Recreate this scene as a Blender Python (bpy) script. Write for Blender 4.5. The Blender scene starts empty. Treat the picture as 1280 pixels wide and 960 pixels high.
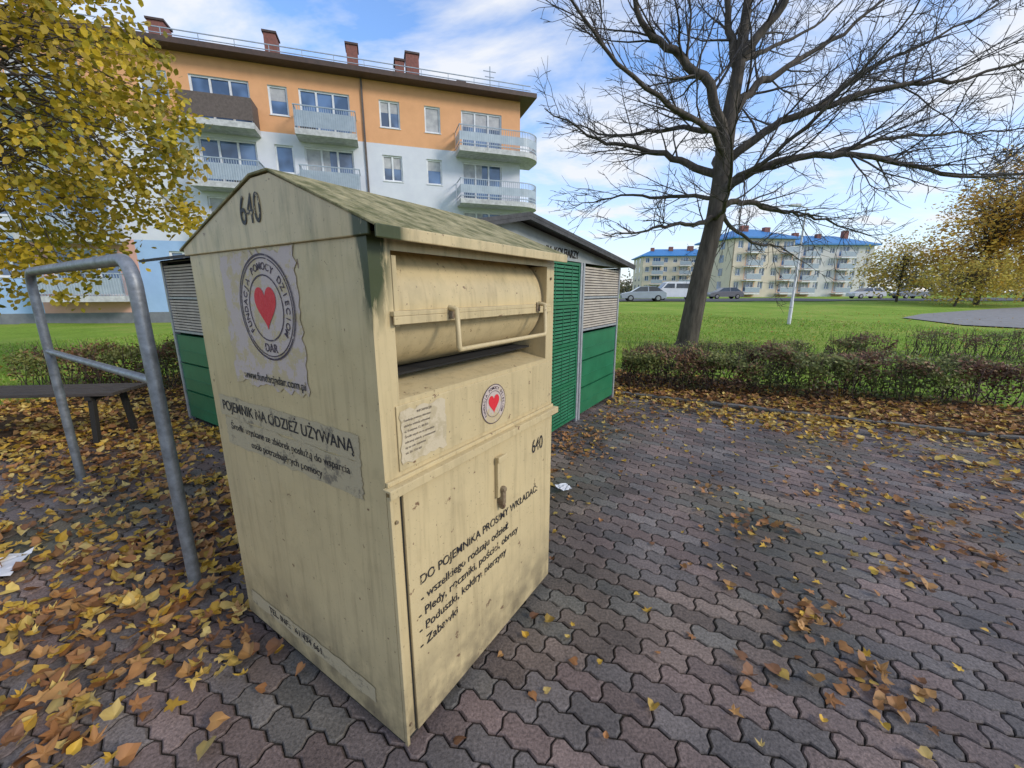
import bpy, math, random, bmesh
import numpy as np
from mathutils import Vector, Matrix, noise
random.seed(7); np.random.seed(7)
S=bpy.context.scene
R=math.radians
# ------------------------------------------------------------ helpers
def link(o,parent=None):
    S.collection.objects.link(o)
    if parent: o.parent=parent
    return o
def empty(name,loc=(0,0,0),rz=0):
    e=bpy.data.objects.new(name,None); e.location=loc; e.rotation_euler=(0,0,rz); e.empty_display_size=.3
    return link(e)
def mesh_obj(name,v,f,mats,parent=None,smooth=False,midx=None,cols=None,bevel=0):
    me=bpy.data.meshes.new(name); me.from_pydata([tuple(p) for p in v],[],f)
    for m in (mats if isinstance(mats,(list,tuple)) else [mats]): me.materials.append(m)
    if midx is not None: me.polygons.foreach_set('material_index',midx)
    if smooth: me.polygons.foreach_set('use_smooth',[True]*len(me.polygons))
    if cols is not None:
        a=me.color_attributes.new('Col','FLOAT_COLOR','POINT')
        c=np.ones((len(v),4),dtype=np.float32); c[:,:3]=cols
        a.data.foreach_set('color',c.ravel())
    me.update()
    o=bpy.data.objects.new(name,me)
    if bevel:
        b=o.modifiers.new('b','BEVEL'); b.width=bevel; b.segments=2; b.limit_method='ANGLE'
    return link(o,parent)
class MB:
    def __init__(s): s.v=[];s.f=[];s.m=[]
    def add(s,v,f,m=0):
        n=len(s.v); s.v+=[tuple(p) for p in v]; s.f+=[tuple(i+n for i in q) for q in f]; s.m+=[m]*len(f)
    def box(s,x0,y0,z0,x1,y1,z1,m=0):
        v=[(x0,y0,z0),(x1,y0,z0),(x1,y1,z0),(x0,y1,z0),(x0,y0,z1),(x1,y0,z1),(x1,y1,z1),(x0,y1,z1)]
        s.add(v,[(0,3,2,1),(4,5,6,7),(0,1,5,4),(1,2,6,5),(2,3,7,6),(3,0,4,7)],m)
    def prism(s,poly,axis,a,b,m=0):
        def mk(p,t):
            return (t,p[0],p[1]) if axis==0 else ((p[0],t,p[1]) if axis==1 else (p[0],p[1],t))
        n=len(poly); v=[mk(p,a) for p in poly]+[mk(p,b) for p in poly]
        f=[tuple(range(n)),tuple(range(2*n-1,n-1,-1))]+[(i,(i+1)%n,n+(i+1)%n,n+i) for i in range(n)]
        s.add(v,f,m)
    def cyl(s,c,axis,r,h,m=0,n=20):
        poly=[(r*math.cos(2*math.pi*i/n),r*math.sin(2*math.pi*i/n)) for i in range(n)]
        o=[c[i] for i in range(3) if i!=axis]
        s.prism([(p[0]+o[0],p[1]+o[1]) for p in poly],axis,c[axis]-h/2,c[axis]+h/2,m)
    def obj(s,name,mats,parent=None,bevel=0,smooth=False):
        o=mesh_obj(name,s.v,s.f,mats,parent,smooth,s.m,bevel=bevel)
        bm=bmesh.new(); bm.from_mesh(o.data); bmesh.ops.recalc_face_normals(bm,faces=bm.faces); bm.to_mesh(o.data); bm.free()
        return o
def facade(mb,x0,x1,z0,z1,holes,y=0,matf=lambda x,z:0,zb=(),xb=()):
    xs=sorted(set([x0,x1]+[h[0] for h in holes]+[h[1] for h in holes]+list(xb)))
    zs=sorted(set([z0,z1]+[h[2] for h in holes]+[h[3] for h in holes]+list(zb)))
    for i in range(len(xs)-1):
        for j in range(len(zs)-1):
            cx=(xs[i]+xs[i+1])/2; cz=(zs[j]+zs[j+1])/2
            if any(h[0]<cx<h[1] and h[2]<cz<h[3] for h in holes): continue
            a=[(xs[i],y,zs[j]),(xs[i+1],y,zs[j]),(xs[i+1],y,zs[j+1]),(xs[i],y,zs[j+1])]
            mb.add(a,[(0,1,2,3)],matf(cx,cz))
def nodes(name):
    m=bpy.data.materials.new(name); m.use_nodes=True; nt=m.node_tree
    return m,nt,nt.nodes['Principled BSDF']
def N(nt,t,**k):
    n=nt.nodes.new(t)
    for a,b in k.items(): setattr(n,a,b)
    return n
def mat(name,c1,c2=None,rough=.6,scale=5,bump=0,bscale=None,metal=0,detail=4,lo=.35,hi=.65,spec=.5,stretch=None):
    m,nt,b=nodes(name); L=nt.links
    c2=c2 or tuple(x*.8 for x in c1)
    tc=N(nt,'ShaderNodeTexCoord'); vec=tc.outputs['Object']
    if stretch:
        mp=N(nt,'ShaderNodeMapping'); mp.inputs['Scale'].default_value=stretch; L.new(vec,mp.inputs[0]); vec=mp.outputs[0]
    n=N(nt,'ShaderNodeTexNoise'); n.inputs['Scale'].default_value=scale; n.inputs['Detail'].default_value=detail; n.inputs['Roughness'].default_value=.65
    L.new(vec,n.inputs['Vector'])
    r=N(nt,'ShaderNodeValToRGB'); r.color_ramp.elements[0].position=lo; r.color_ramp.elements[1].position=hi
    r.color_ramp.elements[0].color=(*c1,1); r.color_ramp.elements[1].color=(*c2,1)
    L.new(n.outputs[0],r.inputs[0]); L.new(r.outputs[0],b.inputs['Base Color'])
    b.inputs['Roughness'].default_value=rough; b.inputs['Metallic'].default_value=metal; b.inputs['Specular IOR Level'].default_value=spec
    if bump:
        n2=N(nt,'ShaderNodeTexNoise'); n2.inputs['Scale'].default_value=bscale or scale*4; n2.inputs['Detail'].default_value=3
        L.new(vec,n2.inputs['Vector'])
        bp=N(nt,'ShaderNodeBump'); bp.inputs['Strength'].default_value=bump; bp.inputs['Distance'].default_value=.01
        L.new(n2.outputs[0],bp.inputs['Height']); L.new(bp.outputs[0],b.inputs['Normal'])
    return m
def attrmat(name,rough=.6,trans=0,nscale=0,spec=.3):
    m,nt,b=nodes(name); L=nt.links
    a=N(nt,'ShaderNodeAttribute',attribute_name='Col'); col=a.outputs['Color']
    if nscale:
        tc=N(nt,'ShaderNodeTexCoord'); n=N(nt,'ShaderNodeTexNoise'); n.inputs['Scale'].default_value=nscale; n.inputs['Detail'].default_value=3; n.inputs['Roughness'].default_value=.75
        L.new(tc.outputs['Object'],n.inputs['Vector'])
        n3=N(nt,'ShaderNodeTexNoise'); n3.inputs['Scale'].default_value=1.6; n3.inputs['Detail'].default_value=4
        L.new(tc.outputs['Object'],n3.inputs['Vector'])
        mr=N(nt,'ShaderNodeMapRange'); mr.inputs[1].default_value=.3; mr.inputs[2].default_value=.7; mr.inputs[3].default_value=.5; mr.inputs[4].default_value=1.5
        L.new(n.outputs[0],mr.inputs[0])
        mr2=N(nt,'ShaderNodeMapRange'); mr2.inputs[1].default_value=.35; mr2.inputs[2].default_value=.65; mr2.inputs[3].default_value=.62; mr2.inputs[4].default_value=1.2
        L.new(n3.outputs[0],mr2.inputs[0])
        mu=N(nt,'ShaderNodeMath',operation='MULTIPLY'); L.new(mr.outputs[0],mu.inputs[0]); L.new(mr2.outputs[0],mu.inputs[1])
        vm=N(nt,'ShaderNodeVectorMath',operation='SCALE'); L.new(col,vm.inputs[0]); L.new(mu.outputs[0],vm.inputs['Scale']); col=vm.outputs[0]
        r3=N(nt,'ShaderNodeMapRange'); r3.inputs[1].default_value=.35; r3.inputs[2].default_value=.6; r3.inputs[3].default_value=.5; r3.inputs[4].default_value=.82
        L.new(n3.outputs[0],r3.inputs[0]); L.new(r3.outputs[0],b.inputs['Roughness'])
        bp=N(nt,'ShaderNodeBump'); bp.inputs['Strength'].default_value=.7; bp.inputs['Distance'].default_value=.005
        L.new(n.outputs[0],bp.inputs['Height']); L.new(bp.outputs[0],b.inputs['Normal'])
    else: b.inputs['Roughness'].default_value=rough
    L.new(col,b.inputs['Base Color']); b.inputs['Specular IOR Level'].default_value=spec
    if trans:
        t=N(nt,'ShaderNodeBsdfTranslucent'); L.new(col,t.inputs[0]); mx=N(nt,'ShaderNodeMixShader'); mx.inputs[0].default_value=trans
        L.new(b.outputs[0],mx.inputs[1]); L.new(t.outputs[0],mx.inputs[2]); L.new(mx.outputs[0],nt.nodes['Material Output'].inputs[0])
    return m
def sst(a,b,x):
    t=min(1,max(0,(x-a)/(b-a))); return t*t*(3-2*t)
def poly_curve(name,splines,m,parent=None,res=1,depth=1.0,caps=True):
    cu=bpy.data.curves.new(name,'CURVE'); cu.dimensions='3D'; cu.bevel_depth=depth; cu.bevel_resolution=res; cu.use_fill_caps=caps
    for pts,rad in splines:
        s=cu.splines.new('POLY'); s.points.add(len(pts)-1)
        s.points.foreach_set('co',[c for p in pts for c in (p[0],p[1],p[2],1)])
        s.points.foreach_set('radius',list(rad)); s.use_smooth=True
    cu.materials.append(m)
    return link(bpy.data.objects.new(name,cu),parent)
# ------------------------------------------------------------ camera
cam=bpy.data.cameras.new('camera'); co=bpy.data.objects.new('camera',cam); link(co)
co.location=(0,0,1.6); co.rotation_euler=(R(90-12.9),0,0); cam.sensor_width=36; cam.lens=14.15; cam.clip_end=2000; cam.clip_start=.05
S.camera=co
# ------------------------------------------------------------ world
sun_dir=Vector((.80,-.42,.50)).normalized()
el=math.asin(sun_dir.z); az=math.atan2(sun_dir.x,sun_dir.y)
w=bpy.data.worlds.new('World'); S.world=w; w.use_nodes=True; nt=w.node_tree; L=nt.links
bg=nt.nodes['Background']
sky=N(nt,'ShaderNodeTexSky',sky_type='NISHITA'); sky.sun_disc=False; sky.sun_elevation=el; sky.sun_rotation=az
sky.air_density=1.0; sky.dust_density=.4; sky.ozone_density=2.5
tc=N(nt,'ShaderNodeTexCoord'); sp=N(nt,'ShaderNodeSeparateXYZ'); L.new(tc.outputs['Generated'],sp.inputs[0])
ad=N(nt,'ShaderNodeMath',operation='ADD'); ad.inputs[1].default_value=.22; L.new(sp.outputs[2],ad.inputs[0])
mxx=N(nt,'ShaderNodeMath',operation='MAXIMUM'); mxx.inputs[1].default_value=.08; L.new(ad.outputs[0],mxx.inputs[0])
cmb=N(nt,'ShaderNodeCombineXYZ')
for i in range(2):
    d=N(nt,'ShaderNodeMath',operation='DIVIDE'); L.new(sp.outputs[i],d.inputs[0]); L.new(mxx.outputs[0],d.inputs[1]); L.new(d.outputs[0],cmb.inputs[i])
mp=N(nt,'ShaderNodeMapping'); mp.inputs['Location'].default_value=(3.1,1.7,0); mp.inputs['Rotation'].default_value=(0,0,.5); mp.inputs['Scale'].default_value=(1,1.6,1); L.new(cmb.outputs[0],mp.inputs[0])
n=N(nt,'ShaderNodeTexNoise'); n.inputs['Scale'].default_value=1.7; n.inputs['Detail'].default_value=6; n.inputs['Roughness'].default_value=.57; n.inputs['Distortion'].default_value=.3
L.new(mp.outputs[0],n.inputs['Vector'])
r=N(nt,'ShaderNodeValToRGB'); r.color_ramp.elements[0].position=.38; r.color_ramp.elements[1].position=.60; L.new(n.outputs[0],r.inputs[0])
hz=N(nt,'ShaderNodeMapRange'); hz.inputs[1].default_value=.0; hz.inputs[2].default_value=.40; hz.inputs[3].default_value=.80; hz.inputs[4].default_value=.05; L.new(sp.outputs[2],hz.inputs[0])
mm=N(nt,'ShaderNodeMath',operation='MAXIMUM'); L.new(r.outputs[0],mm.inputs[0]); L.new(hz.outputs[0],mm.inputs[1])
ms=N(nt,'ShaderNodeMath',operation='MULTIPLY'); ms.inputs[1].default_value=.93; L.new(mm.outputs[0],ms.inputs[0])
mix=N(nt,'ShaderNodeMix',data_type='RGBA'); L.new(ms.outputs[0],mix.inputs[0])
gm=N(nt,'ShaderNodeVectorMath',operation='MULTIPLY'); gm.inputs[1].default_value=(1.4,1.7,2.05); L.new(sky.outputs[0],gm.inputs[0])
L.new(gm.outputs[0],mix.inputs[6]); mix.inputs[7].default_value=(6.2,6.35,6.65,1)
L.new(mix.outputs[2],bg.inputs[0]); bg.inputs[1].default_value=.15
sl=bpy.data.lights.new('sun','SUN'); sl.energy=2.2; sl.angle=R(14); sl.color=(1,.91,.79)
so=bpy.data.objects.new('sun',sl); link(so); so.rotation_euler=sun_dir.to_track_quat('Z','Y').to_euler()
S.view_settings.view_transform='Standard'; S.view_settings.look='None'; S.view_settings.exposure=0
# ------------------------------------------------------------ ground
TH=R(-28); PB=Vector((math.cos(TH),math.sin(TH))); PA=Vector((-PB.y,PB.x))
def toab(x,y): return (x*PA.x+y*PA.y, x*PB.x+y*PB.y)
def toxy(a,b): return (a*PA.x+b*PB.x, a*PA.y+b*PB.y)
KA=6.28; KL=-6.2
def gz(x,y):
    a,b=toab(x,y)
    if a<KA+.03 and b>KL-.03: return -.012
    z=.035 if a>=KA else .0
    z+=.62*sst(12,42,y)*sst(-4,8,x)
    far=sst(9,16,math.hypot(x,y))
    z+=far*.12*noise.noise(Vector((x*.12,y*.12,0)))
    z+=.02*noise.noise(Vector((x*.9,y*.9,3)))*(1 if z>.0 else .5)
    return z
av=[-400,-150,-60,-25,-10,-5,-3]+list(np.arange(-2,6.2,.6))+[KA-.04,KA+.05]+list(np.arange(6.8,20,.45))+list(np.arange(21,70,2.5))+[80,100,130,200,400,900]
bv=[-900,-400,-200,-120]+list(np.arange(-90,-24,4))+list(np.arange(-22,-6.6,.5))+[KL-.06,KL+.04]+list(np.arange(-5.6,22,.6))+list(np.arange(24,90,3))+[110,150,250,500,900]
V=[];C=[]
for a in av:
    for b in bv:
        x,y=toxy(a,b); V.append((x,y,gz(x,y)))
        paved=a<KA+.02 and b>KL-.02
        g=0.
        if not paved:
            if a>KA and b>-2.5: g=sst(7.8,8.6,a+.4*noise.noise(Vector((x,y,0))))
            else: g=max(1-sst(-10.0,-8.6,b),sst(6.8,7.8,a))
        C.append((g,1 if paved else 0,0))
nb=len(bv); F=[(i*nb+j,(i)*nb+j+1,(i+1)*nb+j+1,(i+1)*nb+j) for i in range(len(av)-1) for j in range(nb-1)]
F=[f[::-1] for f in F]
gm_,nt,b=nodes('ground_soil_and_grass'); L=nt.links
a=N(nt,'ShaderNodeAttribute',attribute_name='Col'); sx=N(nt,'ShaderNodeSeparateColor'); L.new(a.outputs['Color'],sx.inputs[0])
tc=N(nt,'ShaderNodeTexCoord')
def nz(sc,det=5):
    n=N(nt,'ShaderNodeTexNoise'); n.inputs['Scale'].default_value=sc; n.inputs['Detail'].default_value=det; n.inputs['Roughness'].default_value=.7; L.new(tc.outputs['Object'],n.inputs['Vector']); return n
def rp(n,cs):
    r=N(nt,'ShaderNodeValToRGB'); e=r.color_ramp.elements
    while len(e)<len(cs): e.new(.5)
    for i,(p,c) in enumerate(cs): e[i].position=p; e[i].color=(*c,1)
    L.new(n.outputs[0],r.inputs[0]); return r
g1=rp(nz(.35),[(.3,(.17,.28,.035)),(.5,(.24,.36,.055)),(.7,(.35,.38,.09))])
g2=rp(nz(14),[(.3,(.6,.6,.55)),(.7,(1.25,1.25,1.15))])
gg=N(nt,'ShaderNodeMix',data_type='RGBA',blend_type='MULTIPLY'); gg.inputs[0].default_value=1; L.new(g1.outputs[0],gg.inputs[6]); L.new(g2.outputs[0],gg.inputs[7])
s1=rp(nz(9,6),[(.35,(.04,.027,.016)),(.55,(.08,.052,.03)),(.7,(.15,.09,.045))])
ng=nz(3)
am=N(nt,'ShaderNodeMath',operation='ADD'); L.new(sx.outputs[0],am.inputs[0]); L.new(ng.outputs[0],am.inputs[1])
mr=N(nt,'ShaderNodeMapRange'); mr.inputs[1].default_value=.85; mr.inputs[2].default_value=1.1; L.new(am.outputs[0],mr.inputs[0])
mg=N(nt,'ShaderNodeMix',data_type='RGBA'); L.new(mr.outputs[0],mg.inputs[0]); L.new(s1.outputs[0],mg.inputs[6]); L.new(gg.outputs[2],mg.inputs[7])
j1=rp(nz(6),[(.35,(.022,.02,.017)),(.6,(.04,.036,.028)),(.72,(.035,.05,.015))])
mj=N(nt,'ShaderNodeMix',data_type='RGBA'); L.new(sx.outputs[1],mj.inputs[0]); L.new(mg.outputs[2],mj.inputs[6]); L.new(j1.outputs[0],mj.inputs[7])
L.new(mj.outputs[2],b.inputs['Base Color']); b.inputs['Roughness'].default_value=.95; b.inputs['Specular IOR Level'].default_value=.1
bp=N(nt,'ShaderNodeBump'); bp.inputs['Strength'].default_value=.8; bp.inputs['Distance'].default_value=.04; L.new(nz(20,4).outputs[0],bp.inputs['Height']); L.new(bp.outputs[0],b.inputs['Normal'])
mesh_obj('ground',V,F,gm_,smooth=True,cols=np.array(C))
# pavers
Lp,Wp=.20,.10; za=.0105; ca=.008
bot=[(0,0),(.125,za),(.375,-za),(.625,za),(.875,-za),(1,0)]
o_=[(f*Lp,z) for f,z in bot]+[(Lp+ca,Wp*.3),(Lp-ca,Wp*.7)]+[(f*Lp,Wp+z) for f,z in bot[::-1]]+[(-ca,Wp*.7),(ca,Wp*.3)]
base=np.array(o_)-np.array([Lp/2,Wp/2]); n=len(base)
V=[];F=[];C=[]
pal=np.array([(.185,.134,.120),(.150,.120,.111),(.205,.150,.133),(.155,.115,.103),(.135,.117,.110),(.175,.150,.14)])
for j in range(int(-1.6/Wp),int(KA/Wp)+1):
    q=(j+.5)*Wp
    if q+Wp/2>KA+.012: continue
    for i in range(int(KL/Lp)-1,int(6.0/Lp)):
        p=(i+.5)*Lp+(Lp/2 if j%2 else 0)
        if p-Lp/2<KL: continue
        t=(random.uniform(-1,1)*.0025,random.uniform(-1,1)*.014,random.uniform(-1,1)*.014)
        x,y=toxy(q,p); gn=noise.noise(Vector((x*.8,y*.8,6)))
        c=pal[random.randrange(6)]*random.uniform(.80,1.14)
        if gn>.1: c=c*np.array([1-.4*gn,1-.2*gn,1-.55*gn])
        k=len(V)
        for (gx,z) in ((.0024,-.02),(.0024,-.0065),(.0085,0)):
            for bx,by in base:
                lx=bx*(1-2*gx/Lp)+p; ly=by*(1-2*gx/Wp)+q
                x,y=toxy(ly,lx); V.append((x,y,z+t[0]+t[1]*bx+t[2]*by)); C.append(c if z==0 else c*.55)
        F.append(tuple(k+2*n+m for m in range(n)))
        for l in (0,1):
            for m in range(n):
                F.append((k+l*n+m,k+l*n+(m+1)%n,k+(l+1)*n+(m+1)%n,k+(l+1)*n+m))
mesh_obj('pavement',V,F,attrmat('paver_concrete',.72,0,85,.35),cols=np.array(C))
# kerb
mconc=mat('kerb_concrete',(.20,.185,.165),(.11,.10,.085),.9,6,.6,60)
mb=MB()
b0=-6.2
while b0<9:
    mb.box(b0+.004,KA+.012,-.1,b0+.996,KA+.095,.045+random.uniform(-.004,.004)); b0+=1
kb=mb.obj('kerb',mconc,bevel=.008); kb.rotation_euler=(0,0,TH)
# path
P=[(21,21.9),(24.5,24.4),(33,28.5),(60,40),(62,30),(40,22.5),(30,18.5),(22.6,16.6),(20.6,18.5)]
V=[];F=[]
ctr=(30,23); K=14
mpath=mat('path_asphalt',(.26,.25,.24),(.2,.19,.18),.9,3,.3,60)
for i in range(K+1):
    t=i/K
    for px,py in P: 
        x=ctr[0]+(px-ctr[0])*t; y=ctr[1]+(py-ctr[1])*t; V.append((x,y,gz(x,y)+.05))
m_=len(P)
for i in range(K):
    for k in range(m_): F.append((i*m_+k,i*m_+(k+1)%m_,(i+1)*m_+(k+1)%m_,(i+1)*m_+k))
mesh_obj('footpath',V,F,mpath)
V=[];F=[]
for i in range(41):
    x=2+i*2.2
    for dy in (39.5,45,56): V.append((x,dy+.08*x,gz(x,dy+.08*x)+.05))
for i in range(40):
    for k in range(2): F.append((i*3+k,(i+1)*3+k,(i+1)*3+k+1,i*3+k+1))
mesh_obj('parking_road',V,F,mat('asphalt',(.09,.09,.09),(.07,.07,.07),.9,3))
# ------------------------------------------------------------ leaves on ground
mleaf=attrmat('leaf_autumn',.55,.2)
YEL=[(.66,.43,.06),(.60,.37,.05),(.72,.53,.14),(.53,.36,.08),(.64,.48,.16)]
BRN=[(.38,.19,.065),(.30,.14,.05),(.47,.26,.09),(.25,.125,.06),(.52,.29,.10),(.42,.20,.07)]
def leafshape(kind):
    if kind==0:
        ang=[-90,-50,-10,25,60,90,120,155,190,230]; rr=[.35,.72,.92,.82,.8,1.15,.8,.82,.92,.72]
    else:
        ang=[-90,-60,-25,-5,15,38,55,72,90,108,125,142,165,185,205,240]; rr=[.25,.55,.9,.5,1.0,.55,.55,.8,1.15,.8,.55,.55,1.0,.5,.9,.55]
    return [(r_*math.cos(R(a_)),r_*math.sin(R(a_))) for a_,r_ in zip(ang,rr)]
SH=[leafshape(0),leafshape(1)]
class Leaves:
    def __init__(s): s.v=[];s.f=[];s.c=[]
    def add(s,p,size,kind,col,nrm_tilt,yaw,curl,fold):
        sh=SH[kind]; k=len(s.v)
        rot=Matrix.Rotation(yaw,3,'Z')@Matrix.Rotation(nrm_tilt[0],3,'X')@Matrix.Rotation(nrm_tilt[1],3,'Y')
        asx=random.uniform(.7,1)
        def T(x,y):
            z=curl*(x*x+y*y)+fold*abs(x)
            q=rot@Vector((x*asx*size*.5,y*size*.5,z*size*.5)); return (p[0]+q.x,p[1]+q.y,max(p[2]+q.z,.0035))
        s.v.append(T(0,0)); s.c.append(col)
        for x,y in sh: 
            j=random.uniform(.88,1.1); kk=random.uniform(.65,1.05); s.v.append(T(x*j,y*j)); s.c.append((col[0]*kk,col[1]*kk*.95,col[2]*kk))
        n=len(sh)
        for i in range(n): s.f.append((k,k+1+i,k+1+(i+1)%n))
C0=Vector((-.378,1.102)); E1=Vector((math.cos(R(56.8)),math.sin(R(56.8)))); E2=Vector((-E1.y,E1.x))
BW,BD=1.056,1.115
P0=Vector((-.629,2.665)); SW=4.03; SD=4.2
def inbin(x,y):
    d=Vector((x,y))-C0; return -.01<d.dot(E1)<BW+.01 and -.03<d.dot(E2)<BD+.02
SA=Vector((math.cos(R(57)),math.sin(R(57)))); SB=Vector((-SA.y,SA.x))
def inshed(x,y):
    d=Vector((x,y))-P0; return -.02<d.dot(SA)<SW and -.02<d.dot(SB)<SD-.02
lv=Leaves()
def put(x,y,pile=.0,yel=.5,size=None,z=None):
    if inbin(x,y) or inshed(x,y): return
    g=max(gz(x,y),0.003) if z is None else z
    col=random.choice(YEL if random.random()<yel else BRN); k=random.uniform(.7,1.15); col=tuple(c*k for c in col)
    lv.add((x,y,g+.006+random.random()*pile),size or random.uniform(.05,.1),1 if random.random()<.3 else 0,col,
        (random.gauss(0,.16+pile*5),random.gauss(0,.16+pile*5)),random.uniform(0,6.28),random.uniform(-.3,.6),random.uniform(-.1,.5))
cnt=0
while cnt<22000:
    x=random.uniform(-11,-.2); y=random.uniform(.2,9)
    d=Vector((x,y))-C0; Y=d.dot(E2); X=d.dot(E1)
    den=sst(.45,1.45,Y)
    if X>0 and Y<BD+.3: den*=.3
    nn=noise.noise(Vector((x*.9,y*.9,1)))+.5*noise.noise(Vector((x*2.7,y*2.7,5)))
    clr=1-.75*math.exp(-((x+3.6)**2/1.3+(y-2.7)**2/.25))
    den*=(.18+.82*sst(-.5,.05,nn))*clr
    a_,b_=toab(x,y)
    if b_<-9.5: den*=.12
    if y>5.5: den*=.6
    if random.random()<den:
        ry=.46+.42*noise.noise(Vector((x*1.2,y*1.2,9)))+(.1 if Y>2.5 else -.08)
        put(x,y,.035,ry); cnt+=1
cnt=0
while cnt<8600:
    b_=random.uniform(-2.4,7); a_=random.uniform(4.0,8.2)
    if a_<KA:
        wd=.42+.22*max(0,b_+1)
        den=sst(KA-wd-.6,KA-.2,a_)**1.1; den*=.2+.8*sst(-.4,.15,noise.noise(Vector((a_*1.5,b_*1.5,2)))); 
        if random.random()<.01: den=1
        yl=.66
    else: den=.7 if a_<7.8 else .3; yl=.3
    if random.random()<den:
        x,y=toxy(a_,b_)
        put(x,y,.02,yl,random.uniform(.055,.1)); cnt+=1
for i in range(700):
    x=random.uniform(-.5,6); y=random.uniform(.7,6.5)
    a_,b_=toab(x,y)
    if a_<KA and noise.noise(Vector((x,y,4)))>-.3: put(x,y,.003,.6,random.uniform(.03,.07))
for cx,cy,n_,sp_ in ((1.75,2.5,30,.12),(1.44,1.7,38,.1),(1.54,1.33,30,.1),(1.2,1.42,10,.08),(2.86,2.32,60,.2),(2.6,2.9,40,.2),(3.6,2.7,60,.3),(1.05,2.0,4,.1),(.9,4.3,90,.22),(.6,3.9,60,.15),(.25,3.4,30,.12),(1.4,5.0,90,.2),(1.7,3.0,12,.1),(3.1,3.5,50,.3),(2.2,2.05,18,.12),(4.2,3.3,70,.3)):
    for i in range(n_): put(random.gauss(cx,sp_),random.gauss(cy,sp_*.8),.012,.15,random.uniform(.035,.085))
for i in range(1600):
    x=random.uniform(2,26); y=random.uniform(8,26); put(x,y,.04,.7,random.uniform(.06,.1))
mesh_obj('fallen_leaves',lv.v,lv.f,mleaf,cols=np.array(lv.c))
# ------------------------------------------------------------ grass blades
V=[];F=[];C=[]
def blade(x,y,h):
    a_=random.uniform(0,6.28); w_=random.uniform(.006,.012)*(1+math.hypot(x,y)*.06); z=gz(x,y); k=len(V)
    dx,dy=math.cos(a_)*w_,math.sin(a_)*w_; lx,ly=random.gauss(0,h*.4),random.gauss(0,h*.4)
    V.extend([(x-dx,y-dy,z-.01),(x+dx,y+dy,z-.01),(x+lx,y+ly,z+h)]); F.append((k,k+1,k+2))
    c=random.choice([(.19,.33,.04),(.25,.39,.055),(.31,.40,.085),(.17,.28,.035),(.38,.39,.13)]); C.extend([c]*3)
for i in range(46000):
    if i%3: 
        d=random.uniform(7.5,26); t=random.uniform(.1,.98)
    else: d=random.uniform(7.5,20); t=random.uniform(-1.02,-.6)
    x,y=d*math.sin(t),d*math.cos(t)
    a_,b_=toab(x,y)
    if a_>KA and b_>-2.5 and a_<8.2 or (a_<KA+.2 and b_>KL-2.8): continue
    blade(x,y,random.uniform(.03,.085))
mesh_obj('grass',V,F,attrmat('grass_blade',.6,.3),cols=np.array(C))
# ------------------------------------------------------------ hedges
def hedge(name,p,q,wid,h,n,green=.36):
    e=empty(name,(p[0],p[1],gz(*p))); V=[];F=[];C=[]; tw=[]
    p=Vector(p);q=Vector(q);d=(q-p);Ln=d.length;d.normalize();s=Vector((-d.y,d.x))
    def loc(t,u,z): w_=d*t+s*u; return Vector((w_.x,w_.y,z))
    for i in range(int(Ln*42)):
        t=random.uniform(0,Ln);u=random.uniform(-.45,.45)*wid
        pts=[loc(t,u,0)];
        for k in range(4): 
            l=pts[-1]; pts.append(l+Vector((random.gauss(0,.05),random.gauss(0,.05),h/4*random.uniform(.9,1.25))))
        tw.append((pts,[.007,.006,.005,.004,.002]))
    for i in range(n):
        t=random.uniform(0,Ln)
        hh=h*(.90+.34*noise.noise(Vector((t*1.5,0,p.x)))+.16*noise.noise(Vector((t*5,0,1))))
        ww=wid*(.95+.4*noise.noise(Vector((t*1.3,7,1))))
        a_=random.random()
        if a_<.45: u=random.uniform(-.5,.5)*ww; z=hh+random.gauss(0,.05)-.04-.12*(2*u/ww)**4*hh
        else: u=(.5-abs(random.gauss(0,.1)))*ww*random.choice((-1,1)); z=hh*random.uniform(.06,1)
        pat=noise.noise(Vector((t*2.4,u*2.4,z*3)))
        if pat<-.16 and random.random()<.85: continue
        if z<h*.35 and random.random()<.5: continue
        c=loc(t,u,max(z,.02)); sz=random.uniform(.017,.033); k=len(V)
        ax=Vector((random.gauss(0,1),random.gauss(0,1),random.gauss(0,1))).normalized(); ay=ax.orthogonal().normalized()
        for m in ((-1,0),(0,-.6),(1,0),(0,.6)): V.append(c+ax*m[0]*sz+ay*m[1]*sz)
        F.append((k,k+1,k+2,k+3))
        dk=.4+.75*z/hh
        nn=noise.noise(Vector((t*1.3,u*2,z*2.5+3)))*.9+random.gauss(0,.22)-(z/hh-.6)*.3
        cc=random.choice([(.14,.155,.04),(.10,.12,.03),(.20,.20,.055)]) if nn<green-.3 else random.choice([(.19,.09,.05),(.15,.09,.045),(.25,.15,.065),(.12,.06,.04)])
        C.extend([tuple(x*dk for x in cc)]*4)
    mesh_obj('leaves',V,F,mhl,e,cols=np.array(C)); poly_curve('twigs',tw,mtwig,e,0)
mhl=attrmat('hedge_leaf',.5,.2); mtwig=mat('twig_bark',(.085,.055,.042),(.04,.03,.024),.9,30)
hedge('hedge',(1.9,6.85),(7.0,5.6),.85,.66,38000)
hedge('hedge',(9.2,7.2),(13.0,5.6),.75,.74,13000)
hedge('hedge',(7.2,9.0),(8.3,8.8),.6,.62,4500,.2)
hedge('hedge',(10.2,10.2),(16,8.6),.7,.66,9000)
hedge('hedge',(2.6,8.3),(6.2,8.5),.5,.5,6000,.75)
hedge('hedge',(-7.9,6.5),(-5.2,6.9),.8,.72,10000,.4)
hedge('hedge',(-12.5,6.2),(-9.8,6.5),.6,.45,4000,.45)
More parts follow.
